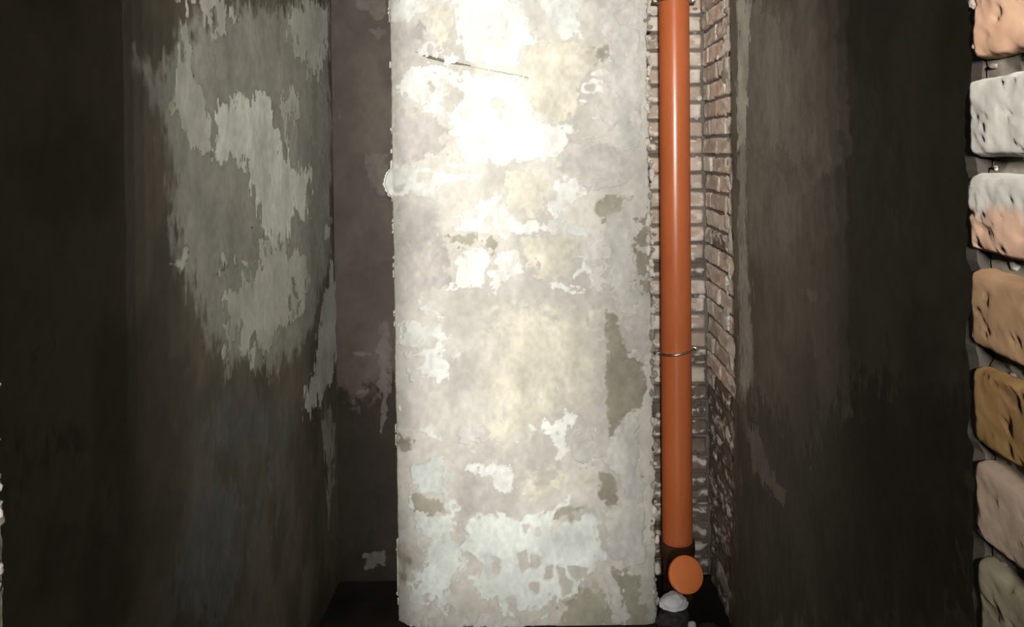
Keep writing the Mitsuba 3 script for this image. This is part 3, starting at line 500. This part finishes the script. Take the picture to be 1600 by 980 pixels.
# ---------------------------------------------------------------- the front wall: half-brick jambs of the rough opening
JC, JH = 0.075, 0.061
CLOSE = {0: ((0.30, 0.19, 0.125), (0.24, 0.145, 0.095), 0.04), 1: ((0.22, 0.18, 0.15), (0.20, 0.16, 0.13), 0.97), 2: ((0.27, 0.172, 0.122), (0.21, 0.134, 0.094), 0.55), 3: ((0.165, 0.10, 0.056), (0.12, 0.075, 0.04), 0.03),
         4: ((0.125, 0.076, 0.027), (0.095, 0.053, 0.019), 0.05), 5: ((0.19, 0.145, 0.108), (0.145, 0.108, 0.08), 0.06), 6: ((0.125, 0.112, 0.078), (0.10, 0.088, 0.06), 0.25)}
for side, X in (('right', JR), ('left', JL)):
    s = 1 if side == 'right' else -1
    x_far = 1.2 * s
    core = box_mesh(min(X + s * (0.016 if s > 0 else 0.0), x_far), max(X + s * (0.016 if s > 0 else 0.0), x_far), FRONT_Y0 + 0.008, FRONT_Y1 - 0.005, 0, CEIL).subdivide_to_size(0.05)
    for _ in range(3): core = core.subdivide(np.nonzero(np.abs(core.triangles_center[:, 0] - (X + s * (0.016 if s > 0 else 0.0))) < 1e-4)[0])
    v = np.array(core.vertices)
    near = np.abs(v[:, 0] - (X + s * (0.016 if s > 0 else 0.0))) < 1e-4
    v[near, 0] -= s * (0.014 if s > 0 else 0.006) * (meshkit.fbm(v[near] * np.array([60, 40, 110]), 3, 8) - 0.45)
    core = trimesh.Trimesh(v, core.faces, process=False)
    w = tag(put(f'wall_front_{side}', core, 'mineral', smooth=True, color=tinted(core, (0.05, 0.042, 0.033), (0.12, 0.105, 0.085), 35, 5)),
            'bare brick jamb at the right edge of the opening' if s > 0 else 'rough mortar-daubed jamb at the left edge of the opening', kind='structure')
    if side == 'right':
        # the inner face of the jamb is buttered with the same dark render, its edge ragged along the arris
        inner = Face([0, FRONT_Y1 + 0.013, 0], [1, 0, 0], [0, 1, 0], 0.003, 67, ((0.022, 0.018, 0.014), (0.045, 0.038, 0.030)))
        edge = lambda z: X + 0.0075 + 0.006 * (fb(z * 12, 0 * z, 3, 3, 81) - 0.5) + 0.008 * (fb(z * 70, 0 * z, 5, 3, 82) - 0.5)
        mm, cc = coat(inner, edge, lambda z: 0 * z + 0.68, 0, CEIL, 0.015, 30, 700)
        put(w + '__render_coat', mm, 'mineral', smooth=False, color=cc)
    n_low = -int(EYE / JC) if side == 'right' else 10**6   # the left jamb is daubed over with rough mortar
    for k in range(n_low, int((CEIL - EYE) / JC) + 1):
        z = EYE - 0.0142 + JC * (k + 0.5)          # course k lies just above joint k
        if z - JH / 2 < 0.002 or z + JH / 2 > CEIL: continue
        photo = 1 - k                               # 0 = topmost brick in the photograph
        L = 0.25 if k % 2 == 0 else 0.12
        close = -1 <= photo <= 7
        seg = (int(L / 0.008), 34, 18) if close and side == 'right' else (int(L / 0.02), 8, 6)
        b = rough_block((L, FRONT_Y1 - FRONT_Y0, JH), seg, 0.0032, 30, 300 + k + 70 * (s > 0), 0.008)
        a, bb, white = CLOSE.get(photo if side == 'right' else 3 + k % 4, CLOSE[3])
        v = np.asarray(b.vertices)
        col = lerp(a, bb, step(0.3, 0.7, meshkit.fbm(v * 30 + k, 4, k + 90)))
        chip = step(0.66, 0.74, meshkit.fbm(v * 85 + 3 * k, 3, k + 120))
        col = col * (1 - 0.45 * chip[:, None])
        lime = meshkit.fbm(v * np.array([60, 60, 22]) + 5 * k, 4, k + 150) + (0.55 * (v[:, 2] / JH) if 0.3 < white < 0.8 else 0)
        lime = step(1.02 - white, 1.10 - white, lime) if white > 0.3 else step(0.72, 0.80, lime)
        col = col * (1 - lime[:, None]) + np.array([0.215, 0.208, 0.187]) * (0.75 + 0.5 * meshkit.fbm(v * np.array([120, 120, 25]), 3, k + 4))[:, None] * lime[:, None]
        skin = v + 0.0
        skin[:, 0] -= s * (v[:, 0] * s < -L / 2 + 0.010) * (0.0024 * lime * (meshkit.fbm(v * np.array([150, 150, 28]), 3, k + 61) - 0.35) + 0.0016 * (meshkit.fbm(v * 190, 3, k + 62) - 0.5) - 0.0022 * chip)
        b = trimesh.Trimesh(skin, b.faces, process=False)
        tilt = {3: 1.2, 4: -0.8, 5: 0.9}.get(photo, 0.0) + (k * 37 % 11 - 5) * 0.12
        out = (k * 53 % 9 - 4) * 0.0006
        b.apply_transform(trimesh.transformations.rotation_matrix(math.radians(tilt), [1, 0, 0]))
        b.apply_translation([X + s * (L / 2 + out), (FRONT_Y0 + FRONT_Y1) / 2 + (k * 29 % 7 - 3) * 0.0007, z])
        put(w + '__brick', b, 'brick_skin', smooth=True, color=col)
    sp = []
    if side == 'right':
        for _ in range(150):
            k = R.integers(-12, 4); z = EYE - 0.0142 + JC * k + R.normal(0, 0.005); q = R.uniform(0.001, 0.0034)
            sp.append(((X + s * R.uniform(0.012, 0.016), R.uniform(FRONT_Y0, FRONT_Y1 - 0.012), z), (q, q * R.uniform(1, 2.2), q * R.uniform(0.7, 1.5)), jamb_pale if R.random() < 0.35 else jamb_grey))
        for _ in range(40):
            k = R.integers(-12, 4); z = EYE - 0.0142 + JC * (k + 0.5) + R.uniform(-0.022, 0.022); q = R.uniform(0.0012, 0.0028)
            sp.append(((X + s * R.uniform(0.003, 0.007), FRONT_Y1 - R.uniform(0.002, 0.006), z), (q, q, q * R.uniform(0.8, 2.0)), jamb_pale if R.random() < 0.3 else jamb_grey))
    else:
        for _ in range(26):
            zc = EYE - R.uniform(0.14, 0.62)
            for _ in range(R.integers(2, 6)):
                q = R.uniform(0.0014, 0.0042)
                sp.append(((X - R.uniform(-0.0015, 0.0035), FRONT_Y1 - R.uniform(0.004, 0.016), zc + R.normal(0, 0.007)), (q, q * 1.2, q * R.uniform(0.8, 1.6)), jamb_pale if R.random() < 0.35 else jamb_grey))
    splashes(w + '__mortar_splash', sp, 20 + s, 'crumbly mortar in the joints and along the arris')

# ---------------------------------------------------------------- orange drain pipe in the recess
PY = 3.158
PIPE_R = 0.0625
x_low, x_high = 0.5505, 0.5725      # leans a little to the right going up
pipe_x = lambda z: x_low + (x_high - x_low) * (z - 0.235) / (CEIL - 0.235)
prof = [(PIPE_R - 0.004, 0.235), (PIPE_R, 0.236), (PIPE_R, CEIL - 0.001), (PIPE_R - 0.004, CEIL - 0.001), (PIPE_R - 0.004, 0.235)]
zs = np.linspace(0.236, CEIL - 0.001, 24)
prof = [(PIPE_R - 0.004, 0.235)] + [(PIPE_R, z) for z in zs] + [(PIPE_R - 0.004, CEIL - 0.001), (PIPE_R - 0.004, 0.235)]
pm = lathe(prof, 72)
v = np.array(pm.vertices); v[:, 0] += pipe_x(v[:, 2]); v[:, 1] += PY
pm = trimesh.Trimesh(v, pm.faces, process=False)
put('drain_pipe__pipe', pm, 'orange_plastic', smooth=30)
# grimy cleanout fitting: body down to the floor, short branch turned up towards the opening, closed by an orange cap
bx = x_low
body = lathe([(0.0, 0.0), (0.062, 0.0), (0.062, 0.17), (0.069, 0.19), (0.071, 0.20), (0.071, 0.243), (0.068, 0.247), (0.0635, 0.247), (0.0635, 0.21), (0.0, 0.20)], 56)
body.apply_translation([bx, PY, 0])
axis = np.array([0.02, -math.cos(math.radians(29)), math.sin(math.radians(29))]); axis /= np.linalg.norm(axis)
cap_c = np.array([0.5545, 2.995, EYE - 661.3 * 2.995 / 1200])
root = cap_c - axis * 0.15
br = tube([root, cap_c - axis * 0.075, cap_c - axis * 0.074, cap_c - axis * 0.016], [0.058, 0.060, 0.0655, 0.0665], 48)
put('drain_pipe__cleanout_fitting', trimesh.util.concatenate([body, br]), 'grimy_fitting', smooth=35)
labels['drain_pipe__cleanout_fitting'] = {'label': 'grimy dark fitting at the foot of the pipe'}
cap = lathe([(0.0, 0.007), (0.050, 0.0068), (0.0605, 0.0055), (0.0655, 0.003), (0.068, -0.002), (0.068, -0.018), (0.0, -0.018)], 64)
cap.apply_transform(trimesh.geometry.align_vectors([0, 0, 1], axis)); cap.apply_translation(cap_c)
put('drain_pipe__end_cap', cap, 'cap_plastic', smooth=30)
labels['drain_pipe__end_cap'] = {'label': 'round matt orange cap facing the opening'}
labels['drain_pipe'] = {'label': 'tall orange plastic drain pipe standing in the brick recess', 'category': 'pipe'}


def clamp(z, dx, label, lean, band=0.005):
    name = numbered('drain_pipe__clamp')
    labels[name] = {'label': label}
    c = np.array([pipe_x(z), PY, z])
    th = np.linspace(0, 2 * np.pi, 73)
    ring = []
    for a in th[:-1]:
        ring.append([(PIPE_R + 0.0042) * math.cos(a), (PIPE_R + 0.0042) * math.sin(a), lean * math.cos(a) * -1])
    ring = np.array(ring + [ring[0]]) + c
    put(name, tube(ring, band, 12), 'zinc', smooth=True)
    for sx in (-1, 1):
        lug = rough_block((0.026, 0.014, 0.016), (4, 3, 3), 0.0006, 60, 4, 0.004)
        lug.apply_translation(c + [sx * (PIPE_R + 0.016), 0, -lean * sx])
        put(name + '__lug', lug, 'zinc', smooth=True)
        bolt = trimesh.creation.cylinder(0.0065, 0.020, sections=6); bolt.apply_transform(trimesh.transformations.rotation_matrix(math.pi / 2, [1, 0, 0])); bolt.apply_translation(c + [sx * (PIPE_R + 0.021), -0.014, -lean * sx])
        put(name + '__bolt', bolt, 'zinc', smooth=False)
    rod = trimesh.creation.cylinder(0.005, BACK_Y + 0.02 - PY - PIPE_R, sections=12); rod.apply_transform(trimesh.transformations.rotation_matrix(math.pi / 2, [1, 0, 0]))
    rod.apply_translation([c[0], (PY + PIPE_R + BACK_Y + 0.02) / 2, z])
    put(name + '__wall_rod', rod, 'zinc', smooth=30)


clamp(EYE - 0.818, 0, 'thin shiny metal clamp halfway up the orange pipe', -0.010, 0.0058)
clamp(EYE + 0.619, 0, 'metal clamp at the top of the orange pipe', 0.0, 0.007)

# ---------------------------------------------------------------- what lies at the foot of the pipe
def lump(name, c, size, seed, bsdf, colour=None, flat=0.0, n=4):
    b = trimesh.creation.icosphere(n)
    v = np.array(b.vertices)
    v *= (1 + 0.55 * (meshkit.fbm(v * 1.3 + seed, 3, seed) - 0.5) + 0.22 * (meshkit.fbm(v * 4.1 + seed, 3, seed + 1) - 0.5))[:, None]
    v[:, 2] = np.maximum(v[:, 2], -1 + flat)
    v = v * np.asarray(size) / 2
    v[:, 2] -= v[:, 2].min()
    b = trimesh.Trimesh(v + np.asarray(c), b.faces, process=False)
    if colour is None: return put(name, b, bsdf, smooth=25)
    return put(name, b, 'mineral', smooth=True, color=np.tile(colour, (len(v), 1)) * (0.6 + 0.8 * meshkit.fbm(v * 60, 3, seed))[:, None])


tag(lump('rubble_chunk', (0.500, 2.985, 0.0), (0.125, 0.10, 0.085), 3, 'mineral', (0.045, 0.042, 0.038), 0.3), 'dark rubble chunk with a white lump lying on top of it', 'rubble')
tag(lump('plaster_lump', (0.500, 2.985, 0.080), (0.108, 0.085, 0.078), 14, 'white_foam', None, 0.75), 'white rounded lump lying on dark rubble beside the pipe foot', 'plaster lump')
tag(lump('plaster_crumb', (0.568, 2.965, 0.0), (0.034, 0.030, 0.036), 9, 'white_foam', None, 0.3, 3), 'small white crumb on the floor right of the white lump', 'plaster crumb')
tag(lump('rubble_chunk', (0.625, 2.93, 0.0), (0.075, 0.07, 0.045), 21, 'mineral', (0.050, 0.046, 0.034), 0.3, 3), 'small dark rubble chunk on the floor against the right wall', 'rubble')
tag(lump('rubble_chunk', (0.470, 2.90, 0.0), (0.06, 0.05, 0.034), 33, 'mineral', (0.05, 0.047, 0.045), 0.3, 3), 'little dark rubble chunk at the corner of the chimney breast', 'rubble')

# ---------------------------------------------------------------- the work lamp behind the photographer (holds the lights set at the top)
labels['work_lamp'] = {'label': 'upright black LED bar lamp on a stand behind the photographer', 'category': 'lamp'}
put('work_lamp__housing', box_mesh(LAMP_X - 0.06, LAMP_X + 0.06, LAMP_Y - 0.09, LAMP_Y - 0.03, 0.18, 2.25), 'black_plastic')
put('work_lamp__base', box_mesh(LAMP_X - 0.2, LAMP_X + 0.2, LAMP_Y - 0.26, LAMP_Y + 0.1, 0.0, 0.03), 'black_plastic')
put('work_lamp__pole', box_mesh(LAMP_X - 0.02, LAMP_X + 0.02, LAMP_Y - 0.10, LAMP_Y - 0.06, 0.03, 0.18), 'black_plastic')
for z in LED_Z + [EYE + 0.17]:
    l = trimesh.creation.cylinder(0.022, 0.012, sections=24); l.apply_transform(trimesh.transformations.rotation_matrix(math.pi / 2, [1, 0, 0])); l.apply_translation([LAMP_X, LAMP_Y - 0.024, z])
    put('work_lamp__lens', l, 'lamp_lens', smooth=30)
